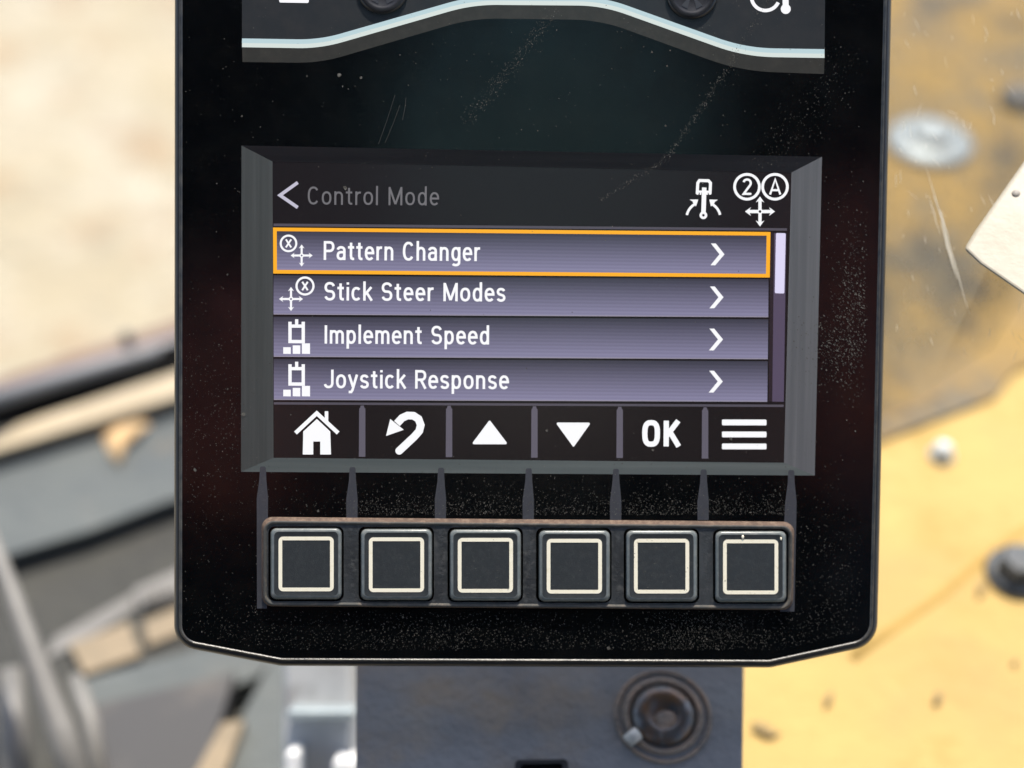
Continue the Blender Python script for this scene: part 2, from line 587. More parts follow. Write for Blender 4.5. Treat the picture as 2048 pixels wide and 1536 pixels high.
o = empty('scratched_window', PC)
tag(o, 'dusty scratched clear window pane over the upper part of the deck', 'window pane')
pq = [(1640, -260), (2400, -260), (2400, 420), (2040, 610), (1985, 690), (1930, 712), (1840, 765), (1640, 850)]
mb = MB()
low = [(1742, 830), (1840, 790), (1930, 735), (1990, 700), (2045, 610), (2100, 560), (2400, 420)]
for (xa, ya), (xb, yb) in zip(low[:-1], low[1:]):
    rows = [(1.0, .0), (.94, .5), (.87, .95), (.68, 1.0), (.5, .7), (0, .5)]
    V, uvs = [], []
    for t, u in rows:
        V += [onpane(xa, -30 + (ya + 30) * t), onpane(xb, -30 + (yb + 30) * t)]
        uvs += [(0, u), (1, u)]
    mb.add(V, [(2 * k, 2 * k + 1, 2 * k + 3, 2 * k + 2) for k in range(5)], uvs)
mb.build('pane', M['pane'], o, uv=True)
M['scratch'] = worn('scratch_white', [(.62, .59, .50)], rough=.8)
rnd = random.Random(5)
mb = MB()


def scr(x0, y0, x1, y1, w):
    n = 7
    pts = [(x0 + (x1 - x0) * k / n + rnd.uniform(-1, 1), y0 + (y1 - y0) * k / n) for k in range(n + 1)]
    dx, dy = x1 - x0, y1 - y0
    L = math.hypot(dx, dy)
    nx, ny = -dy / L, dx / L
    V = []
    for k, (x, y) in enumerate(pts):
        ww = w * math.sin(math.pi * (k + .3) / (n + .6)) / 2
        V += [onpane(x - nx * ww, y - ny * ww, .0004), onpane(x + nx * ww, y + ny * ww, .0004)]
    mb.add(V, [(2 * k, 2 * k + 1, 2 * k + 3, 2 * k + 2) for k in range(n)])


scr(1852, 335, 1940, 630, 2.2); scr(1880, 440, 1915, 560, 4); scr(1868, 390, 1900, 480, 2); scr(1858, 390, 1880, 470, 1.4)
for k in range(70):
    x, y = rnd.uniform(1785, 2040), rnd.uniform(0, 700)
    L = rnd.uniform(6, 34)
    a = rnd.gauss(1.25, .35)
    scr(x, y, x + L * math.cos(a), y + L * math.sin(a), rnd.uniform(.4, 1.0))
mb.build('scratches', M['scratch'], o)

# white wedge block
M['white_plastic'] = worn('white_plastic', [(.38, .345, .27), ((.32, .285, .21), 40, .42, .66), ((.30, .27, .2), 160, .66, .8)], rough=.5, bmp=(120, .00008))
wn_ = (-FWD + UP * .55 - RIGHT * .25).normalized()
wA = at(1928, 497, .290)


def onw(px, py, off=0.0):
    r = c2w(((px - CX) / F, (py - CY) / F, 1.0))
    return r * ((wA + wn_ * off).dot(wn_) / r.dot(wn_))


wq = [(1928, 498), (1950, 462), (2075, 285), (2160, 180), (2180, 670), (2110, 632), (1960, 528)]
mb = MB()
loft(mb, [[onw(x, y, -.0022) for x, y in wq], [onw(x, y, 0) for x, y in wq]], True, True)
wo = mb.build('white_wedge', M['white_plastic'])
mb = MB(); lathe(mb, onw(2032, 386, .0001), wn_, [(.0009, 0), (.0008, .0002), (.0003, .0003)], 14)
o_spot = mb.build('rivet', worn('hole_grey', [(.2, .18, .15)]), wo)  # grey disc standing in for a small dark hole
bv = wo.modifiers.new('edge', 'BEVEL'); bv.width = .0008; bv.segments = 3
tag(wo, 'off white pointed plastic corner jutting in from the right picture edge', 'plastic corner')

# ------------------------------------------------------------------ below: bracket, post
M['bracket'] = worn('bracket_paint', [(.24, .225, .215), ((.34, .26, .185), 30, .48, .68), ((.29, .275, .26), 18, .45, .7, (1, 3, 1)), ((.17, .16, .155), 14, .55, .75)], spec=0.2, rough=0.7, bmp=(400, .0002))
BD = .318
bn = (-FWD + UP * .7).normalized()
BC = at(1100, 1430, BD)


def onbr(px, py, off=0.0):
    r = c2w(((px - CX) / F, (py - CY) / F, 1.0))
    return r * ((BC + bn * off).dot(bn) / r.dot(bn))


o = empty('mounting_bracket', onbr(1100, 1540))
tag(o, 'dark grey steel mounting bracket with a bolt hole under the display', 'bracket')
qs = fillet([(712, 1240), (1489, 1240), (1483, 1660), (712, 1660)], [6] * 4, 4)
mb = MB()
loft(mb, [[onbr(x, y, -.006) for x, y in qs], [onbr(x, y, -.0008) for x, y in qs], [onbr(1100 + (x - 1100) * .998, 1450 + (y - 1450) * .997, 0) for x, y in qs]], True, True)
mb.build('plate', M['bracket'], o)
M['rust'] = worn('rusty_ring', [(.30, .22, .16), ((.42, .26, .16), 90, .48, .68), ((.15, .13, .115), 140, .5, .7)], rough=.7, bmp=(900, .0003))
M['boltsteel'] = worn('bolt_steel', [(.10, .09, .085), ((.20, .11, .06), 130, .44, .62), ((.26, .26, .27), 90, .56, .68)], rough=.4, metal=.35)
bc = onbr(1326, 1432, .0002)
bx = RIGHT
def torus(mb, c, ax, R, r):
    x = RIGHT
    y = ax.cross(x).normalized()
    pts = [c + (x * math.cos(t) + y * math.sin(t)) * R for t in (2 * math.pi * k / 40 for k in range(41))]
    return tube(mb, pts, r, 8, False)


mb = MB(); torus(mb, bc, bn, .0112, .0005); mb.build('outer_ring', M['rust'], o, True)
mb = MB(); torus(mb, bc, bn, .0088, .0008); mb.build('inner_ring', M['rust'], o, True)
mb = MB(); lathe(mb, bc, bn, [(.0076, 0), (.0074, .0005), (.0068, .0014), (.0056, .0020), (.0040, .0022), (.0030, .0010), (.0003, .0008)], 32)
bo = mb.build('bolt', M['boltsteel'], o, True)
mb = MB(); lathe(mb, bc + bn * .0008 - UP * .0026 + RIGHT * .0006, bn, [(.0036, 0), (.0033, .0018), (.0019, .0025), (.0003, .0023)], 14)
mb.build('dirt_plug', M['rust'], bo, True)
# slot at the picture's lower edge
mb = MB()
sq = fillet([(1030, 1520), (1136, 1518), (1140, 1640), (1028, 1640)], [10] * 4, 5)
loft(mb, [[onbr(x, y, .0001) for x, y in sq], [onbr(x, y, .0030) for x, y in sq], [onbr(1084 + (x - 1084) * .8, 1580 + (y - 1580) * .86, .0032) for x, y in sq], [onbr(1084 + (x - 1084) * .8, 1580 + (y - 1580) * .86, .0004) for x, y in sq]], False, True)
mb.build('slot_frame', worn('slot_black', [(.012, .012, .013)], rough=.4), o)
mb = MB(); tube(mb, [onbr(1255, 1483, .0018), onbr(1276, 1466, .0018)], [.0016, .0016], 14)
tag(mb.build('pebble', worn('pale_stone', [(.62, .56, .48)], rough=.5), None, True), 'small pale pebble lying on the dark bracket left of the bolt', 'pebble')

M['silver'] = worn('silver_paint', [(.42, .42, .415), ((.52, .52, .51), 30, .4, .65, (3, 1, 1)), ((.18, .16, .15), 35, .58, .75)], spec=0.3, rough=0.55)
M['highlight_white'] = worn('highlight_white', [(.82, .81, .79)], rough=.45)
PSD = .40
o = empty('support_post', at(642, 1620, PSD))
tag(o, 'silver grey support post with painted white highlights left of the bracket', 'post')
mb = MB()
for x0, x1 in ((574, 716),):
    rbox(mb, (at(x0, 1240, PSD + .012) + at(x1, 1700, PSD + .012)) / 2, RIGHT * ((x1 - x0) / 2 / F * PSD), UP * (230 / F * PSD), -FWD * .010, .004)
mb.build('upright', M['silver'], o)
mb = MB()
rbox(mb, at(645, 1424, PSD - .002), RIGHT * (66 / F * PSD), UP * (9 / F * PSD), -FWD * .004, .001)
mb.build('highlight_bar', M['zinc'], o)  # pale bar put in for the highlight line across the post
for x0, x1, y0 in ((576, 602, 1496), (670, 712, 1512)):  # white blocks put in for the highlights low on the post
    mb = MB()
    rbox(mb, at((x0 + x1) / 2, y0 + 70, PSD - .004), RIGHT * ((x1 - x0) / 2 / F * PSD), UP * (70 / F * PSD), -FWD * .005, .0015)
    mb.build('cap', M['highlight_white'], o)

# ------------------------------------------------------------------ left: window sill, floor of the cab
M['sill_brown'] = worn('sill_brown', [(.14, .09, .07), ((.19, .13, .10), 30, .4, .7)], rough=.8)
M['rubber'] = worn('seal_highlight', [(.20, .205, .21)], rough=.5)  # seal's grey carries the highlight running along the rail
M['black'] = worn('matt_black', [(.006, .006, .006)], rough=.8, spec=.15)
M['cream'] = worn('cream_paint', [(.43, .36, .25), ((.33, .27, .18), 18, .40, .66)], spec=0.15, rough=0.75)
M['panel_grey'] = worn('grey_panel', [(.112, .122, .118), ((.09, .10, .102), 14, .45, .68), ((.135, .138, .128), 25, .55, .75), ((.17, .14, .10), 20, .66, .8)], spec=0.15, rough=0.75, bmp=(90, .0008))
M['floor_grey'] = worn('floor_dirty_grey', [(.055, .055, .050), ((.07, .068, .058), 18, .42, .66), ((.04, .04, .04), 26, .55, .72), ((.12, .12, .115), 30, .62, .78)], spec=0.15, rough=0.8, bmp=(120, .001))
M['tan'] = worn('tan_dirt', [(.27, .21, .135), ((.22, .175, .115), 60, .4, .66)], rough=.85)
M['rod'] = worn('rod_grey', [(.135, .128, .115), ((.18, .172, .155), 40, .4, .65)], rough=.5)


def strip(mb, y0l, y1l, y0r, y1r, dl, dr, thick, dl2=None, dr2=None):
    """slab whose visible face fills the band between two slanting lines; x from -80 to 470"""
    def ly(y0, y1, x): return y0 + (y1 - y0) * x / 350.0
    dl2 = dl if dl2 is None else dl2
    dr2 = dr if dr2 is None else dr2
    q = [at(-80, ly(y0l, y0r, -80), dl2), at(470, ly(y0l, y0r, 470), dr2), at(470, ly(y1l, y1r, 470), dr), at(-80, ly(y1l, y1r, -80), dl)]
    return loft(mb, [[p + FWD * thick for p in q], q], True, True)


o = empty('window_frame', at(0, 860, .55))
tag(o, 'slanting black window frame with a rubber seal at the left edge', 'window frame')
mb = MB(); strip(mb, 757, 800, 643, 690, .575, .655, .006, .585, .665); mb.build('sill_cap', M['sill_brown'], o)
mb = MB(); tube(mb, [at(-80, 818, .556), at(350, 689, .631), at(470, 653, .651)], [.0038, .0038, .0038], 20); mb.build('rubber_seal', M['rubber'], o, True)
mb = MB(); strip(mb, 790, 860, 684, 749, .565, .645, .006); mb.build('lower_flange', M['black'], o)
mb = MB()
def ledge_pt(x, y): return onz(x, y, onz(0, 880, -.40).z)
LZ = -.419
q = [onz(-90, 890, LZ), onz(470, 705, LZ), onz(470, 757, LZ), onz(-90, 926, LZ)]
loft(mb, [[p + Vector((0, 0, -.004)) for p in q], q], True, True); mb.build('ledge', M['cream'], o)
p = at(252, 668, .61)
mb = MB(); lathe(mb, p, Vector((0, 0, 1)), [(.003, -.006), (.003, -.001), (.0018, .0004), (.0004, .0007)], 12)
tag(mb.build('rivet', M['steel_dark'], None, True), 'tiny dark rivet standing on the slanting window frame', 'rivet')


def slab(name, pts, z, thick, mat, parent=None):
    mb = MB()
    q = [onz(x, y, z) for x, y in pts]
    nrm = (q[1] - q[0]).cross(q[2] - q[0])
    if nrm.z < 0:
        q = q[::-1]
    loft(mb, [[p + Vector((0, 0, -thick)) for p in q], q], True, True)
    return mb.build(name, mat, parent)


o = slab('side_panel', [(-120, 935), (520, 745), (520, 945), (330, 1003), (180, 1060), (-120, 1150)], -.428, .004, M['panel_grey'])
tag(o, 'blue grey flat side panel below the window frame with an orange dirt patch', 'panel')
mb = MB()
pts = [(205, 872), (232, 848), (285, 838), (300, 850), (275, 872), (250, 895), (240, 935), (222, 915)]
loft(mb, [[onz(x, y, -.4275) for x, y in pts], [onz(243 + (x - 243) * .7, 872 + (y - 872) * .7, -.423) for x, y in pts]], False, True)
tag(mb.build('dirt_clump', worn('orange_dirt', [(.62, .40, .19), ((.50, .36, .2), 60, .4, .6)], rough=.9), None, True), 'orange tan dirt clump lying on the grey side panel', 'dirt')

o = slab('cab_floor', [(-200, 1120), (700, 850), (1000, 1400), (1000, 1800), (-200, 1800)], -.4378, .03, M['floor_grey'])
tag(o, 'dirty grey floor of the cab below the side panel, lower left', 'cab floor')
o = empty('ribbed_block', onz(290, 1180, -.442))
tag(o, 'pale grey ribbed block beside the left edge of the display', 'ribbed block')
slab('body', [(268, 1178), (400, 1120), (410, 1180), (276, 1216)], -.434, .018, M['rod'], o)
for k in range(6):
    x = 282 + k * 13
    slab('rib', [(x, 1172 - k * 4), (x + 5, 1170 - k * 4), (x + 12, 1200 - k * 4), (x + 7, 1202 - k * 4)], -.431, .003, M['rod'], o)
o = slab('ridge_bar', [(90, 1320), (110, 1275), (270, 1185), (268, 1215), (200, 1262)], -.437, .015, M['rod'])
tag(o, 'grey raised bar leading up to the ribbed block, lower left', 'bar')
o = slab('tan_block', [(138, 1288), (258, 1244), (282, 1308), (170, 1348)], -.434, .018, M['tan'])
tag(o, 'larger tan block on the cab floor beside the leaning rod', 'block', 'tan blocks on the cab floor')
o = slab('tan_block', [(286, 1244), (400, 1195), (405, 1245), (296, 1290)], -.435, .017, M['tan'])
tag(o, 'smaller tan block half hidden by the lower left corner of the display', 'block', 'tan blocks on the cab floor')
o = slab('grey_step', [(160, 1362), (420, 1290), (560, 1300), (520, 1350), (420, 1395), (185, 1408)], -.427, .025, M['panel_grey'])
tag(o, 'grey step plate in front of the larger tan block', 'step plate')
o = slab('dark_pocket', [(180, 1412), (470, 1345), (440, 1440), (380, 1600), (210, 1600)], -.422, .01, worn('pocket_dark', [(.045, .044, .044), ((.09, .08, .07), 30, .5, .7)], rough=.7))
tag(o, 'dark recessed floor pocket at the bottom left of the picture', 'floor pocket')
o = slab('tan_strip', [(350, 1620), (445, 1445), (488, 1440), (420, 1620)], -.414, .01, M['tan'])
tag(o, 'narrow tan strip running down between the dark pocket and the post', 'strip')
o = slab('rear_panel', [(440, 1600), (490, 1420), (560, 1290), (740, 1250), (740, 1700), (430, 1700)], -.420, .01, M['panel_grey'])
tag(o, 'blue grey panel standing behind the silver post', 'panel')

mb = MB(); tube(mb, [at(-70, 960, .47), at(10, 1150, .45), at(60, 1290, .44), at(118, 1450, .43), at(165, 1600, .42)], [.0026, .0030, .0036, .0046, .005], 16)
tag(mb.build('control_rod', M['rod'], None, True), 'pale grey rod leaning down across the lower left corner', 'rod')
mb = MB(); tube(mb, [at(150, 1355, .46), at(180, 1440, .45), at(205, 1620, .44)], [.0026, .0034, .0040], 14)
tag(mb.build('hydraulic_hose', M['rod'], None, True), 'short pale hose beside the dark floor pocket', 'hose')
mb = MB(); tube(mb, [at(22, 1340, .48), at(28, 1450, .47), at(30, 1620, .46)], [.004, .005, .0065], 14)
tag(mb.build('hydraulic_hose', M['rod'], None, True), 'thick pale hose under the leaning rod at the left picture edge', 'hose')

# ------------------------------------------------------------------ the display
D = bpy.data.objects.new('machine_display', None)
D['_local'] = 1
D.matrix_world = FACE
D.empty_display_size = .01
COL.objects.link(D)
tag(D, 'black vehicle display with a lit menu screen and six square keys', 'display')
del_local = True


def flat(mb, pts, h=0.0, uv=None):
    """polygon in photo pixels laid on the display at height h (mm)"""
    V = [P(x, y, h) for x, y in pts]
    tri = tessellate_polygon([[Vector((x, y, 0)) for x, y in pts]])
    Fc = []
    for t in tri:
        a, b, c = (V[i] for i in t)
        Fc.append(tuple(t) if (b - a).cross(c - a).z > 0 else tuple(reversed(t)))
    mb.add(V, Fc, uv)
    return mb


_step = [0]


def hs(h):
    """a hair more height for every next stroke, so that strokes that cross never share a plane"""
    _step[0] = (_step[0] + 1) % 12
    return h + .0025 * _step[0]


def stroke(mb, pts, w, h, closed=False):
    n = len(pts)
    v2 = [Vector(p).to_2d() for p in pts]
    L, R = [], []
    for i in range(n):
        if closed:
            d0, d1 = (v2[i] - v2[i - 1]).normalized(), (v2[(i + 1) % n] - v2[i]).normalized()
        else:
            d0 = (v2[i] - v2[max(i - 1, 0)]) if i else (v2[1] - v2[0])
            d1 = (v2[i + 1] - v2[i]) if i < n - 1 else d0
            d0, d1 = d0.normalized(), d1.normalized()
        n0, n1 = Vector((-d0.y, d0.x)), Vector((-d1.y, d1.x))
        b = (n0 + n1) / max(.35, 1 + n0.dot(n1))
        L.append(v2[i] + b * w / 2)
        R.append(v2[i] - b * w / 2)
    hh = hs(h)
    V = [P(p.x, p.y, hh) for p in L] + [P(p.x, p.y, hh) for p in R]
    m = n if closed else n - 1
    Fc = []
    for i in range(m):
        j = (i + 1) % n
        f = (i, j, n + j, n + i)
        a, b_, c = V[f[0]], V[f[1]], V[f[2]]
        Fc.append(f if (b_ - a).cross(c - a).z > 0 else f[::-1])
    return mb.add(V, Fc)


def circ(cx, cy, r, n=28, a0=0, a1=360):
    full = abs(a1 - a0) >= 360
    m = n if full else n + 1
    return [(cx + r * math.cos(math.radians(a0 + (a1 - a0) * k / n)), cy + r * math.sin(math.radians(a0 + (a1 - a0) * k / n))) for k in range(m)]


def seg_ext(pts, e):
    a, b = Vector(pts[0]).to_2d(), Vector(pts[-1]).to_2d()
    return pts


# --- housing: rounded rim round the glass
BODY = [(350, -420), (1792, -420), (1754, 1289), (1541, 1335), (562, 1331.5), (348.5, 1291)]
RAD = [46, 46, 56, 70, 70, 50]
SEG = 10


def body(d, h, scale=1.0):
    l = fillet(inset(BODY, d), [max(4, r - d) for r in RAD], SEG)
    return [P(x, y, h) for x, y in l]


mb = MB()
loft(mb, [body(30, -24), body(4, -22), body(1, -14), body(0, -6), body(0, -1.6), body(.8, -.7), body(3, -.1), body(6.5, .12), body(9, .08)], True, False)
mb.build('housing', M['rim'], D, True)
mb = MB()
loft(mb, [body(9, .08), body(10.5, .30), body(12.5, .32), body(14, .05), body(16.0, -.02)], False, False)
mb.build('rim_ridge', M['ridge'], D, True)

# --- black glass with the window of the lower screen cut out
RO = [(483, 291), (1644, 313.5), (1629.5, 951), (482, 943.5)]       # outer edge of the bevel
RI = [(545, 323), (1583, 345), (1568, 925.5), (547, 915.5)]         # edge of the lit screen
go = fillet(inset(BODY, 15.6), [max(4, r - 15.6) for r in RAD], SEG)
tri = tessellate_polygon([[Vector((x, y, 0)) for x, y in go], [Vector((x, y, 0)) for x, y in RO]])
gp = go + RO
V = [P(x, y, 0) for x, y in gp]
Fc = []
for t in tri:
    a, b, c = (V[i] for i in t)
    Fc.append(tuple(t) if (b - a).cross(c - a).z > 0 else tuple(reversed(t)))
mesh('front_glass', V, Fc, M['glass'], D)

# --- lower screen: bevel and panel
RH = -.6
bz = bpy.data.objects.new('screen_bezel', None)
bz['_local'] = 1
bz.empty_display_size = .01
bz.parent = D
COL.objects.link(bz)
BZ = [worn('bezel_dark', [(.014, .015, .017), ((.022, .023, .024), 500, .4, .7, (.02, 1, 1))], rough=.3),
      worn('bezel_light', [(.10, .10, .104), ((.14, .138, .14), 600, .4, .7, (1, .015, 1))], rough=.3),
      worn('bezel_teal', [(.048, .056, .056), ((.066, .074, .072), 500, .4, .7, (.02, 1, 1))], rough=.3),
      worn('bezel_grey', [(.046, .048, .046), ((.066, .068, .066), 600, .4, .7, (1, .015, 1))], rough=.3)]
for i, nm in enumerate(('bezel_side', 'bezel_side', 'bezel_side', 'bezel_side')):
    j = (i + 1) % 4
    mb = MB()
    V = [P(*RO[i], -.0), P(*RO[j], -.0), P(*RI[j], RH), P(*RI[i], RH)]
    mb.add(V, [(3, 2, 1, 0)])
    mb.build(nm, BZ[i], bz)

LH = -.66
HB, HR, HT = LH, LH + .03, LH + .06
scr_bg = emis('screen_black', (20, 17, 18))
scr = mesh('menu_screen', [P(x, y, LH) for x, y in [(536, 314), (1592, 336), (1578, 935), (537, 925)]], [(3, 2, 1, 0)], scr_bg, D)
scr['_local'] = 1
WHITE = emis('screen_white', (252, 252, 255))
ICON = emis('screen_icon_white', (226, 226, 240))
GREYT = emis('screen_grey_text', (112, 110, 114))
BACKW = emis('screen_back_arrow', (196, 192, 210))
ORANGE = emis('screen_orange', (255, 178, 40))
BAR = emis('screen_menu_bar', (136, 132, 162), (56, 56, 68), lines=420.0)
EDGE = emis('screen_bar_edge', (150, 144, 160))
GREYL = emis('screen_grey_line', (82, 78, 88))
THUMB = emis('screen_thumb', (222, 216, 246))
TRACK = emis('screen_track', (84, 74, 96))
FOOT = emis('screen_footer', (24, 19, 18))
HEAD = emis('screen_header', (24, 20, 22))

def sup(cx, cy, rx, ry, a0, a1, e=2.3):
    n = max(4, int(abs(a1 - a0) / 15))
    out = []
    for k in range(n + 1):
        t = math.radians(a0 + (a1 - a0) * k / n)
        c, q = math.cos(t), math.sin(t)
        out.append((cx + rx * math.copysign(abs(c) ** (2 / e), c), cy + ry * math.copysign(abs(q) ** (2 / e), q)))
    return out


# narrow single-weight lettering: strokes in cap heights, advance width
GL = {
    'C': ([sup(.25, .5, .19, .44, 38, 322)], .50),
    'o': ([sup(.21, .37, .155, .31, 0, 360)], .42),
    'n': ([[(.07, 0), (.07, .74)], sup(.205, .46, .135, .215, 180, 0) + [(.34, 0)]], .42),
    't': ([[(.13, .93), (.13, .22), (.15, .10), (.20, .065), (.265, .07)], [(.0, .68), (.26, .68)]], .28),
    'r': ([[(.07, 0), (.07, .74)], sup(.22, .44, .15, .24, 180, 78)], .27),
    'l': ([[(.07, 0), (.07, 1.05)]], .14),
    'M': ([[(.07, 0), (.07, 1)], [(.07, .97), (.31, .06)], [(.31, .06), (.55, .97)], [(.55, 1), (.55, 0)]], .62),
    'd': ([[(.35, 0), (.35, 1.05)], sup(.21, .37, .14, .31, 0, 360)], .42),
    'e': ([[(.07, .385), (.36, .385)] + sup(.21, .37, .15, .31, 3, 318)], .41),
    'P': ([[(.07, 0), (.07, .94), (.24, .94)] + sup(.26, .71, .16, .23, 85, -85) + [(.24, .48), (.07, .48)]], .48),
    'a': ([sup(.20, .50, .14, .18, 165, 0) + [(.34, .5), (.34, 0)], [(.34, .42), (.22, .42)] + sup(.2, .24, .135, .18, 95, 265) + [(.26, .07), (.34, .17)]], .42),
    'h': ([[(.07, 0), (.07, 1.05)], sup(.205, .46, .135, .215, 180, 0) + [(.34, 0)]], .42),
    'g': ([sup(.21, .37, .14, .31, 0, 360), [(.35, .74), (.35, -.06)] + sup(.205, -.06, .145, .16, 0, -145)], .42),
    'S': ([sup(.235, .715, .165, .225, 15, 245, 2.2) + sup(.235, .285, .17, .225, 65, -165, 2.2)], .47),
    'i': ([[(.07, 0), (.07, .74)], [(.07, .87), (.07, .99)]], .14),
    'c': ([sup(.205, .37, .15, .31, 42, 318)], .385),
    'k': ([[(.07, 0), (.07, 1.05)], [(.35, .74), (.08, .32)], [(.16, .44), (.37, 0)]], .38),
    's': ([sup(.19, .53, .125, .15, 15, 250, 2.2) + sup(.19, .205, .13, .15, 70, -165, 2.2)], .38),
    'I': ([[(.07, 0), (.07, 1)]], .14),
    'm': ([[(.07, 0), (.07, .74)], sup(.19, .46, .12, .215, 180, 0) + [(.31, 0)], sup(.43, .46, .12, .215, 180, 0) + [(.55, 0)]], .62),
    'p': ([[(.07, .74), (.07, -.27)], sup(.21, .37, .14, .31, 0, 360)], .42),
    'J': ([[(.34, 1), (.34, .3)] + sup(.19, .28, .15, .22, 0, -165)], .41),
    'y': ([[(.04, .74), (.2, .08)], [(.36, .74), (.18, -.1), (.13, -.2), (.03, -.2)]], .40),
    'R': ([[(.07, 0), (.07, .94), (.24, .94)] + sup(.26, .71, .16, .23, 85, -85) + [(.24, .48), (.07, .48)], [(.25, .48), (.44, 0)]], .47),
    'A': ([[(.03, 0), (.26, .98), (.49, 0)], [(.12, .28), (.40, .28)]], .52),
    'K': ([[(.09, 0), (.09, 1)], [(.47, 1), (.1, .40)], [(.20, .58), (.49, 0)]], .53),
    'O': ([sup(.27, .5, .2, .42, 0, 360, 2.8)], .54),
    '2': ([sup(.22, .72, .17, .22, 165, -25, 2.1) + [(.06, .07), (.42, .07)]], .46),
    ' ': ([], .22),
}


def text(body_, L, R, cap, mat, name, parent, h, w, gap=.075):
    """letters from left point L to right point R along the baseline, capitals cap pixels high, stroke w pixels"""
    xs, x = [], 0.0
    for ch in body_:
        xs.append(x)
        x += GL[ch][1] + gap
    total = x - gap
    Lv, Rv = Vector(L), Vector(R)
    e = Rv - Lv
    Lv = Lv + e.normalized() * w * .1
    ex = e / total
    up = Vector((e.y, -e.x)).normalized() * cap
    mb = MB()
    for ch, x0 in zip(body_, xs):
        for st in GL[ch][0]:
            pts = []
            for gx, gy in st:
                q = Lv + ex * (x0 + gx) + up * gy
                pts.append((q.x, q.y))
            closed = len(pts) > 12 and (Vector(pts[0]) - Vector(pts[-1])).length < .5
            stroke(mb, pts[:-1] if closed else pts, w, h, closed)
    return mb.build(name, mat, parent)


# header
mb = MB(); flat(mb, [(545, 323), (1583, 345), (1580, 456), (546, 447)], HB + .01)
hd = mb.build('header_bar', HEAD, D); hd['_local'] = 1
mb = MB(); flat(mb, [(547, 447), (1574, 456.5), (1574, 461.5), (547, 452.5)], HR); mb.build('divider_line', GREYL, hd)
mb = MB(); stroke(mb, [(595.5, 365), (560, 390.5), (595.5, 415)], 6.6, HT); mb.build('back_arrow', BACKW, hd)
text('Control Mode', (614, 409.2), (878.3, 411.2), 36.6, GREYT, 'title_text', hd, HT, 3.9)


def cross(mb, cx, cy, L, w, head, h, gap=3.5):
    for dx, dy in ((1, 0), (-1, 0), (0, 1), (0, -1)):
        stroke(mb, [(cx + dx * gap, cy + dy * gap), (cx + dx * (L - head * .6), cy + dy * (L - head * .6))], w, h)
        tip = (cx + dx * L, cy + dy * L)
        b = (cx + dx * (L - head), cy + dy * (L - head))
        flat(mb, [tip, (b[0] - dy * head * .72, b[1] + dx * head * .72), (cx + dx * (L - head * .62), cy + dy * (L - head * .62)), (b[0] + dy * head * .72, b[1] - dx * head * .72)], hs(h))
    stroke(mb, circ(cx, cy, gap + .6, 12), 2.6, h, True)


# bucket-and-stick icon
mb = MB()
stroke(mb, [(1394.5, 388), (1395.5, 366), (1399, 361), (1417, 361.5), (1421, 366), (1420, 388)], 6, HT)
for x in (1395, 1401, 1414, 1420):
    stroke(mb, [(x, 384), (x, 389.5)], 3.2, HT)
stroke(mb, [(1395, 383), (1421, 383.5)], 4, HT)
stroke(mb, [(1408.5, 375), (1407, 425)], 9, HT)
stroke(mb, circ(1406.8, 430.5, 5.2, 18), 5, HT, True)
stroke(mb, circ(1406, 437, 33, 10, 192, 243), 5, HT)
flat(mb, [(1396.5, 399), (1379, 399), (1386, 403.5), (1385.5, 405), (1392, 413)], hs(HT))
stroke(mb, circ(1408, 437, 33, 10, -13, -64), 5, HT)
flat(mb, [(1418.5, 399), (1436, 399.5), (1429, 404), (1429.5, 405.5), (1422, 413)], hs(HT))
mb.build('bucket_icon', WHITE, hd)
# joystick pattern icon
mb = MB()
stroke(mb, circ(1494, 373.5, 24.8, 40), 5.4, HT, True)
stroke(mb, circ(1550, 373.5, 24.8, 40), 5.4, HT, True)
cross(mb, 1520, 423, 30, 6.5, 12, HT)
ic = mb.build('pattern_icon', WHITE, hd)
text('2', (1484.5, 390), (1504, 390), 33, WHITE, 'icon_numeral', hd, HT + .032, 4.4)
text('A', (1538.5, 389), (1561.5, 389), 31, WHITE, 'icon_letter', hd, HT + .032, 4.2)

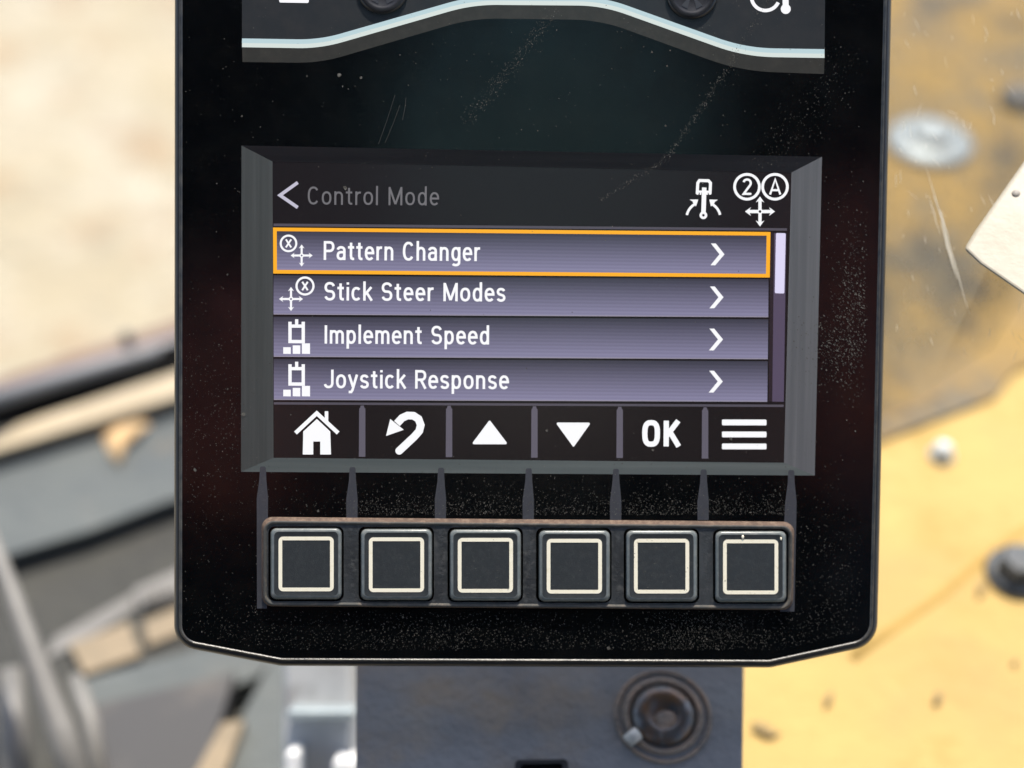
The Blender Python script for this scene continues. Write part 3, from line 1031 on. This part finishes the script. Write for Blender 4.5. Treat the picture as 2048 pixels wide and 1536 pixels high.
# menu rows
ROWS = [
    ('Pattern Changer', [(546, 455), (1541, 464), (1539.5, 555), (546.5, 547)], (646, 519.8), (960, 522.3), 37.5, (1449, 508.5)),
    ('Stick Steer Modes', [(547, 550.5), (1537, 558.5), (1536.5, 634.5), (547, 629)], (647.3, 600.7), (1010.8, 603.2), 36.6, (1447, 594.5)),
    ('Implement Speed', [(547, 633.3), (1536.5, 638.5), (1535.6, 718.5), (547.3, 713.6)], (647.8, 687.2), (978.5, 689.0), 36.6, (1446, 678.8)),
    ('Joystick Response', [(547.3, 717.6), (1535.5, 722.3), (1534.5, 803.6), (547.6, 799.8)], (647.3, 776.2), (1017.4, 778.4), 37.0, (1445.5, 763)),
]
for i, (s, q, L, R, cap, tip) in enumerate(ROWS):
    mb = MB()
    qq = q if i else [(552, 461), (1535, 470), (1533, 549), (552, 541)]
    flat(mb, qq, HB + .012, [(0, 1), (1, 1), (1, 0), (0, 0)])
    row = mb.build('menu_row', BAR, D, uv=True)
    row['_local'] = 1
    if i == 0:
        mb = MB()
        o_, n_ = q, [(553.5, 462.3), (1533.3, 471.3), (1531.8, 547.7), (554, 539.7)]
        V = [P(*p_, HR + .01) for p_ in o_ + n_]
        mb.add(V, [(4 + k, 4 + (k + 1) % 4, (k + 1) % 4, k) for k in range(4)])
        mb.build('selection_frame', ORANGE, row)
    else:
        mb = MB()
        flat(mb, [(q[3][0], q[3][1] - 1.8), (q[2][0], q[2][1] - 1.8), q[2], q[3]], HR)
        mb.build('row_edge', EDGE, row)
    text(s, L, R, cap, WHITE, 'row_text', row, HT, 5.0)
    x, y = tip
    mb = MB()
    flat(mb, [(x, y), (x - 18.5, y + 22), (x - 28, y + 22), (x - 10, y), (x - 27, y - 21.5), (x - 17.5, y - 21.5)], HT)
    mb.build('chevron', WHITE, row)
    mb = MB()
    if i == 0:
        stroke(mb, circ(577, 486.8, 15.6, 30), 4, HT, True)
        cross(mb, 603.3, 511, 22, 4, 8, HT, 2.6)
        stroke(mb, [(571.8, 478.8), (582.3, 494.8)], 3.4, HT); stroke(mb, [(582.3, 478.8), (571.8, 494.8)], 3.4, HT)
    elif i == 1:
        stroke(mb, circ(610, 572, 17, 30), 4.2, HT, True)
        cross(mb, 582, 598, 24, 4.2, 8.5, HT, 2.8)
        stroke(mb, [(604.5, 563.6), (615.5, 580.4)], 3.6, HT); stroke(mb, [(615.5, 563.6), (604.5, 580.4)], 3.6, HT)
    else:
        dy = 0 if i == 2 else 85
        stroke(mb, [(580, 643.5 + dy), (580, 683 + dy), (606.5, 683.3 + dy), (606.5, 643.5 + dy)], 6.6, HT)
        flat(mb, [(583, 649 + dy), (603.5, 649 + dy), (603.5, 655.5 + dy), (583, 655.5 + dy)], hs(HT))
        stroke(mb, [(593.3, 638.5 + dy), (593.3, 650 + dy)], 6.4, HT)
        for a_, b_, t_ in ((566.5, 581.5, 694.5), (585.5, 600.5, 690.8), (603.8, 620, 686.8)):
            flat(mb, [(a_, t_ + dy), (b_, t_ + dy), (b_, 707.8 + dy), (a_, 707.5 + dy)], hs(HT))
    mb.build('row_icon', WHITE, row)

# scroll bar
mb = MB(); flat(mb, [(1547, 466), (1572.5, 466.3), (1567.5, 803.6), (1541.5, 803)], HB + .012)
sb = mb.build('scroll_bar', TRACK, D); sb['_local'] = 1
mb = MB(); flat(mb, [(1541.2, 466), (1548.5, 466), (1544.5, 803), (1537, 803)], HR - .005); mb.build('track_edge', emis('screen_dark_brown', (40, 32, 38)), sb)
mb = MB()
flat(mb, fillet([(1552, 466), (1571.5, 466.5), (1568.6, 587), (1549.6, 586.5)], [2.5] * 4, 3), HR + .01)
mb.build('scroll_thumb', THUMB, sb)

# footer with soft key symbols
mb = MB(); flat(mb, [(547.5, 804), (1568.5, 808.5), (1568, 925.5), (547.5, 915.5)], HB + .01)
ft = mb.build('soft_key_bar', FOOT, D); ft['_local'] = 1
mb = MB(); flat(mb, [(547.5, 804.3), (1567.5, 809.3), (1567.5, 814), (547.5, 809)], HR); mb.build('divider_line', GREYL, ft)
SEPC = emis('screen_separator', (96, 92, 104))
for x, y0, y1 in ((724.5, 811, 913.6), (898.3, 811.5, 914.2), (1069, 812.5, 915.3), (1239.6, 813.5, 916), (1410.3, 814.5, 917.2)):
    mb = MB()
    flat(mb, [(x - 3, y0), (x + 3, y0), (x + 4.5, y0 + 5), (x + 6.2, y0 + 6), (x + 6.2, y1), (x - 6.8, y1), (x - 6.2, y0 + 6), (x - 4.5, y0 + 5)], HR + .01)
    mb.build('separator', SEPC, ft)
mb = MB()
stroke(mb, [(591, 866), (633.5, 826.5), (676.3, 866)], 8, HT)
flat(mb, [(649.5, 822.5), (656.5, 822.5), (656.5, 843), (649.5, 836.5)], hs(HT))
flat(mb, [(633.8, 838), (660.5, 863), (662, 909), (640.5, 909), (640.5, 883), (626.5, 883), (626.5, 909), (605.5, 909), (606.5, 863)], hs(HT))
mb.build('home_icon', WHITE, ft)
mb = MB()
hook = [(798, 902), (829, 873), (838.5, 862), (841.5, 850), (837, 838), (827, 831.5), (815, 831), (804, 836), (794, 847)]
stroke(mb, hook, 15.2, HT)
flat(mb, circ(798.3, 901.7, 7.6, 16), hs(HT))
flat(mb, [(780.5, 838), (807.5, 859.5), (772, 872)], hs(HT))
mb.build('back_icon', WHITE, ft)
mb = MB(); flat(mb, fillet([(979.2, 840), (1016, 888.5), (943, 888.5)], [2, 2.5, 2.5], 4), HT); mb.build('up_icon', WHITE, ft)
mb = MB(); flat(mb, fillet([(1111, 845), (1182, 845.3), (1147, 894.5)], [2.5, 2.5, 2], 4), HT); mb.build('down_icon', WHITE, ft)
text('OK', (1284, 892.5), (1359, 893), 51.5, WHITE, 'ok_text', ft, HT, 10.5, .12)
mb = MB()
for y in (844.8, 868.8, 892.8):
    flat(mb, fillet([(1444, y - 5.8), (1533, y - 5.6), (1533, y + 5.9), (1444, y + 5.8)], [2] * 4, 3), HT)
mb.build('menu_icon', WHITE, ft)

# --- printed marks on the glass between the screen and the keys
SX = [(525.7, 525), (705, 704), (882, 881), (1057.5, 1056.7), (1232, 1231.5), (1407.3, 1406.4), (1582.5, 1582)]
for k, (xt, xb) in enumerate(SX):
    y0 = 933 + k * 1.2
    mb = MB()
    end = 1217 if k == 0 else 1223 if k == 6 else 1040
    lo = (514, 534) if k == 0 else (1560, 1589) if k == 6 else (xb - 11.3, xb + 11)
    pts = [(xt - 4, y0), (xt + 4, y0), (xt + 6, y0 + 3), (xt + 7, y0 + 26), (xb + 11.2, y0 + 64), (lo[1], end), (lo[0], end), (xb - 11.5, y0 + 64), (xt - 7, y0 + 26), (xt - 6, y0 + 3)]
    flat(mb, pts, .02)
    mb.build('printed_mark', M['print'], D)

# --- key tray
TR = [(523.5, 1034), (1588.5, 1044), (1585.5, 1219.5), (523.5, 1212)]


def shrink(l, r, t, b, hgt, rad):
    q = [(TR[0][0] + l, TR[0][1] + t), (TR[1][0] - r, TR[1][1] + t), (TR[2][0] - r, TR[2][1] - b), (TR[3][0] + l, TR[3][1] - b)]
    return [P(x, y, hgt) for x, y in fillet(q, [rad] * 4, 8)]


tr_e = bpy.data.objects.new('key_tray', None)
tr_e['_local'] = 1
tr_e.parent = D
COL.objects.link(tr_e)
mb = MB()
loft(mb, [shrink(-1, -1, -1, -1, -.2, 22), shrink(0, 0, 0, 0, .15, 22), shrink(3.5, 3.5, 7.5, 1.0, 1.15, 21)], False, False)
mb.build('dusty_lip', M['traydust'], tr_e, True)
# rounded bright edge, then the rubber field with six pockets
mb = MB()
loft(mb, [shrink(3.5, 3.5, 7.5, 1.0, 1.15, 21), shrink(4.6, 4.6, 9.4, 2.6, 1.32, 20), shrink(7, 7, 12, 5, 1.25, 19), shrink(10, 10, 14, 8, 1.0, 17)], False, False)
mb.build('tray_edge', worn('tray_edge', [(.065, .065, .06), ((.16, .13, .10), 420, .48, .8)], rough=.65, spec=.2), tr_e, True)
inner = [(TR[0][0] + 9.8, TR[0][1] + 13.8), (TR[1][0] - 9.8, TR[1][1] + 13.8), (TR[2][0] - 9.8, TR[2][1] - 7.8), (TR[3][0] + 9.8, TR[3][1] - 7.8)]
inner = fillet(inner, [17] * 4, 8)
KC = [(612.5, 1128.2), (793, 1128.8), (971, 1130), (1148, 1131.2), (1323.5, 1132.3), (1502, 1133.4)]
KW, KHt = 71.0, 71.0
pockets = [fillet([(x - KW - 5, y - KHt - 4.5), (x + KW + 4, y - KHt - 4.5), (x + KW + 4, y + KHt + 3), (x - KW - 5, y + KHt + 3)], [13] * 4, 5) for x, y in KC]
polys = [inner] + pockets
allp = [p for q in polys for p in q]
tri = tessellate_polygon([[Vector((x, y, 0)) for x, y in q] for q in polys])
V = [P(x, y, .98) for x, y in allp]
Fc = []
for t in tri:
    a, b, c = (V[i] for i in t)
    Fc.append(tuple(t) if (b - a).cross(c - a).z > 0 else tuple(reversed(t)))
mb = MB(); mb.add(V, Fc)
for q in pockets:
    loft(mb, [[P(x, y, .98) for x, y in q], [P(x, y, -.6) for x, y in q]], False, True)
mb.build('tray_field', M['tray'], tr_e)

# --- six keys: one built, five copied
def key_loops(cx, cy):
    def L(d, h, r):
        return [P(x, y, h + dh) for x, y in fillet([(cx - KW + d, cy - KHt + d), (cx + KW - d, cy - KHt + d), (cx + KW - d, cy + KHt - d), (cx - KW + d, cy + KHt - d)], [r] * 4, 6)]
    return L


for k, (cx, cy) in enumerate(KC):
    cx, cy = cx + rnd.uniform(-.8, .8), cy + rnd.uniform(-.8, .8)
    dh = rnd.uniform(-.14, .10)
    L = key_loops(cx, cy)
    ke = bpy.data.objects.new('function_key', None)
    ke['_local'] = 1
    ke.parent = D
    COL.objects.link(ke)
    mb = MB()
    loft(mb, [L(-.5, -.5, 12), L(0, 1.15, 12), L(1.2, 1.62, 12), L(3.5, 1.86, 11), L(7, 1.92, 9)], False, False)
    mb.build('key_edge', M['keyedge'], ke, True)
    mb = MB()
    loft(mb, [L(7, 1.92, 9), L(12, 1.84, 8), L(15, 1.80, 7)], False, True)
    mb.build('key_cap', M['key'], ke)
    s = 55.2
    mb = MB()
    o_ = fillet([(cx - s, cy - s + 1), (cx + s, cy - s + 1), (cx + s, cy + s), (cx - s, cy + s)], [9] * 4, 6)
    i_ = fillet([(cx - s + 7.4, cy - s + 8.4), (cx + s - 7.4, cy - s + 8.4), (cx + s - 7.4, cy + s - 7.4), (cx - s + 7.4, cy + s - 7.4)], [1.2] * 4, 6)
    loft(mb, [[P(x, y, 1.78 + dh) for x, y in o_], [P(x, y, 1.86 + dh) for x, y in o_], [P(x, y, 1.86 + dh) for x, y in i_], [P(x, y, 1.78 + dh) for x, y in i_]], False, False)
    mb.build('key_outline', M['keywhite'], ke)

# --- upper screen: grey panel, pale curved line, icons, dial edges
us = bpy.data.objects.new('upper_screen', None)
us['_local'] = 1
us.parent = D
COL.objects.link(us)


def smooth_poly(pts, rads, n=10):
    full = [(pts[0][0] - 1, pts[0][1])] + pts
    out = [pts[0]]
    for i in range(1, len(pts) - 1):
        p, a, b = Vector(pts[i]), Vector(pts[i - 1]), Vector(pts[i + 1])
        da, db = (a - p).normalized(), (b - p).normalized()
        t = rads[i - 1]
        s, e = p + da * t, p + db * t
        for k in range(n + 1):
            u = k / n
            q = s * (1 - u) ** 2 + p * 2 * u * (1 - u) + e * u * u
            out.append((q.x, q.y))
    out.append(pts[-1])
    return out


def wavy(o):
    return smooth_poly([(484, 86 + o), (640, 88.5 + o), (945, 1 + o), (1205, 3 + o), (1490, 105 + o), (1649, 107.5 + o)], [45, 50, 50, 60])


top = [(1654, -330), (484, -330)]
ln = wavy(0)
bandt = wavy(7)
bandb = smooth_poly([(485, 124), (640, 126), (945, 36.5), (1200, 40), (1480, 142), (1648, 148)], [50, 55, 55, 70])
mb = MB(); flat(mb, wavy(-6) + top, .02); mb.build('panel', M['uppanel'], us)
mb = MB(); flat(mb, wavy(6) + bandb[::-1], .02); mb.build('grey_band', M['upband'], us)  # plain dark grey band following the curved line
LBL = emis('screen_pale_blue', (188, 212, 218))
LWH = emis('screen_pale_white', (216, 226, 222))
mb = MB(); stroke(mb, wavy(-4.4), 9.5, .03); mb.build('curved_line', LBL, us)
mb = MB(); stroke(mb, wavy(4.2), 8.5, .03); mb.build('curved_line', LWH, us)
mb = MB(); flat(mb, fillet([(557, -60), (619, -60), (617.5, 6), (558.5, 5)], [3] * 4, 4), .06); mb.build('gauge_icon', WHITE, us)
mb = MB()
stroke(mb, circ(1531, -7, 28, 24, 25, 175), 7, .06)
stroke(mb, [(1570, -40), (1571.5, 14)], 12, .06)
flat(mb, circ(1571.5, 18, 10, 20), hs(.06))
mb.build('gauge_icon', WHITE, us)
M['dial'] = worn('dial_black', [(.007, .007, .008), ((.018, .018, .02), 300, .45, .7)], rough=.35)
M['dialface'] = worn('dial_face', [(.05, .052, .058)], rough=.3)
for cx in (765, 1384):
    cy = -24 if cx < 1000 else -14
    mb = MB()
    loft(mb, [[P(x, y, h) for x, y in circ(cx, cy, r, 40)] for r, h in ((52, .0), (51, .5), (46, .75), (38, .6), (36, .5))], False, True)
    dl = mb.build('dial', M['dial'], us, True)
    for a in (30, 62, 118, 150):
        t = math.radians(a)
        flatm = MB()
        flat(flatm, [(cx + r * math.cos(t + s_), cy + r * math.sin(t + s_)) for r, s_ in ((10, -.15), (33, -.22), (33, .22), (10, .15))], .56)
        if a in (62, 118):
            flatm.build('dial_facet', M['dialface'], us)

# ------------------------------------------------------------------ dust on the display
rnd = random.Random(21)


def inside(x, y):
    if not (368 < x < 1735 and -40 < y < 1300):
        return False
    if y > 1262 and (x < 372 + (y - 1262) * 4.2 or x > 1725 - (y - 1262) * 4.2):
        return False
    if x > 1760 - y * .0215 - 12:
        return False
    return True


def surf_h(x, y):
    if 540 < x < 1575 and 340 < y < 915:
        return HT + .08
    if 484 < x < 1632 and 300 < y < 945:
        return .01
    if 520 < x < 1592 and 1030 < y < 1222:
        return None
    if y < 150:
        return .10
    return .045


def flake(mb, x, y, r, h, ang=None, el=1.0):
    n = rnd.choice((4, 5, 6))
    a0 = rnd.uniform(0, 6.28) if ang is None else ang
    pts = []
    for k in range(n):
        t = 2 * math.pi * k / n
        rr = r * rnd.uniform(.6, 1.25)
        u, v = rr * math.cos(t) * el, rr * math.sin(t)
        pts.append((x + u * math.cos(a0) - v * math.sin(a0), y + u * math.sin(a0) + v * math.cos(a0)))
    V = [P(px, py, h) for px, py in pts]
    a, b, c = V[0], V[1], V[2]
    f = tuple(range(n))
    mb.add(V, [f if (b - a).cross(c - a).z > 0 else f[::-1]])


mb = MB()


def sprinkle(n, sampler, rlo, rhi, ang=None, el=1.0, lcd=.35):
    for _ in range(n):
        x, y = sampler()
        if not inside(x, y):
            continue
        h = surf_h(x, y)
        if h is None or (h < -.3 and rnd.random() > lcd):
            continue
        r = rlo + (rhi - rlo) * rnd.random() ** 3
        flake(mb, x, y, r, h + rnd.uniform(0, .02), ang, el)


U = rnd.uniform
sprinkle(2600, lambda: (U(365, 1760), U(-20, 1310)), .35, 1.3, lcd=.12)                       # all over
sprinkle(3600, lambda: (U(370, 1740), 1310 - abs(rnd.gauss(0, 55))), .35, 1.15)              # bottom band
sprinkle(2600, lambda: (U(690, 1580), 1034 - abs(rnd.gauss(0, 24))), .4, 1.3)                # above the keys
sprinkle(900, lambda: (U(530, 1600), 1030 - abs(rnd.gauss(0, 50))), .4, 1.2)
sprinkle(1400, lambda: (rnd.gauss(1400, 70), rnd.gauss(1268, 30)), .35, 1.2)                 # lower right patch
sprinkle(900, lambda: (rnd.gauss(900, 120), rnd.gauss(1268, 30)), .35, 1.2)
sprinkle(800, lambda: (rnd.gauss(1708, 20), rnd.gauss(600, 90)), .4, 1.5, .9, 1.6)          # smear at the right edge
sprinkle(500, lambda: (rnd.gauss(1670, 30), rnd.gauss(700, 40)), .4, 1.4, .9, 1.6)
sprinkle(900, lambda: (U(370, 520), rnd.gauss(860, 140)), .35, 1.1)
sprinkle(700, lambda: (rnd.gauss(1650, 60), rnd.gauss(1130, 90)), .35, 1.2)
for (x0, y0, x1, y1, n, s) in ((1110, 20, 935, 245, 520, 9), (1475, 110, 1330, 320, 330, 4), (1330, 320, 1200, 400, 160, 3), (1540, -10, 1460, 130, 160, 5), (1700, 120, 1560, 300, 260, 26), (1560, 300, 1500, 330, 60, 16)):
    def sm(x0=x0, y0=y0, x1=x1, y1=y1, s=s):
        t = rnd.random()
        return x0 + (x1 - x0) * t + rnd.gauss(0, s), y0 + (y1 - y0) * t + rnd.gauss(0, s)
    sprinkle(n, sm, .35, .95, 2.1, 1.7, 1.0)
for x, y, r in ((679, 151, 4.6), (722, 155, 3.6), (685, 173, 1.8), (697, 178, 1.8), (484, 232, 3), (614, 152, 1.8), (1304, 104, 3), (1334, 132, 2.4), (1340, 101, 2), (1331, 252, 2.4), (636, 1022, 2.8), (806, 1234, 3.4), (690, 376, 4.5), (487, 829, 5), (1462, 877, 4.4), (1305, 900, 3), (1094, 861, 2.6), (455, 778, 2.2), (455, 549, 2), (1413, 1278, 2.2), (1217, 1296, 4), (390, 940, 4)):
    h = surf_h(x, y)
    flake(mb, x, y, r, (h if h is not None else 2) + .03)
for k, (cx, cy) in enumerate(KC):
    for _ in range(26 + 24 * k):
        x, y = cx + U(-62, 62), cy + U(-62, 62)
        flake(mb, x, y, .35 + .8 * rnd.random() ** 3, 1.95)
dust = mb.build('dust', M['dust'])
dust.matrix_world = FACE
tag(dust, 'fine pale dust specks scattered over the black display', 'dust', kind='stuff')
for x, y, r in ((1485.5, 1074, 3.6), (1562, 1077.5, 2.8)):
    mb = MB()
    loft(mb, [[P(x + r * k_ * math.cos(t) * .75, y + r * k_ * math.sin(t) * 1.3, h) for t in (.5 + 2 * math.pi * i / 8 for i in range(8))] for k_, h in ((1, 1.85), (.9, 2.02), (.5, 2.08))], False, True)
    mb.build('white_chip', M['keywhite'], D, True)
# hairline scratches in the glass
M['hair'] = worn('hairline', [(.028, .027, .024)], rough=.6)
for a, b in (((790, 190), (757, 288)), ((812, 195), (805, 240)), ((800, 210), (770, 286))):
    mb = MB()
    stroke(mb, [a, ((a[0] + b[0]) / 2 + 1, (a[1] + b[1]) / 2), b], .8, .05)
    mb.build('hairline_scratch', M['hair'], D)

for o in bpy.data.objects:
    if '_local' in o:
        del o['_local']
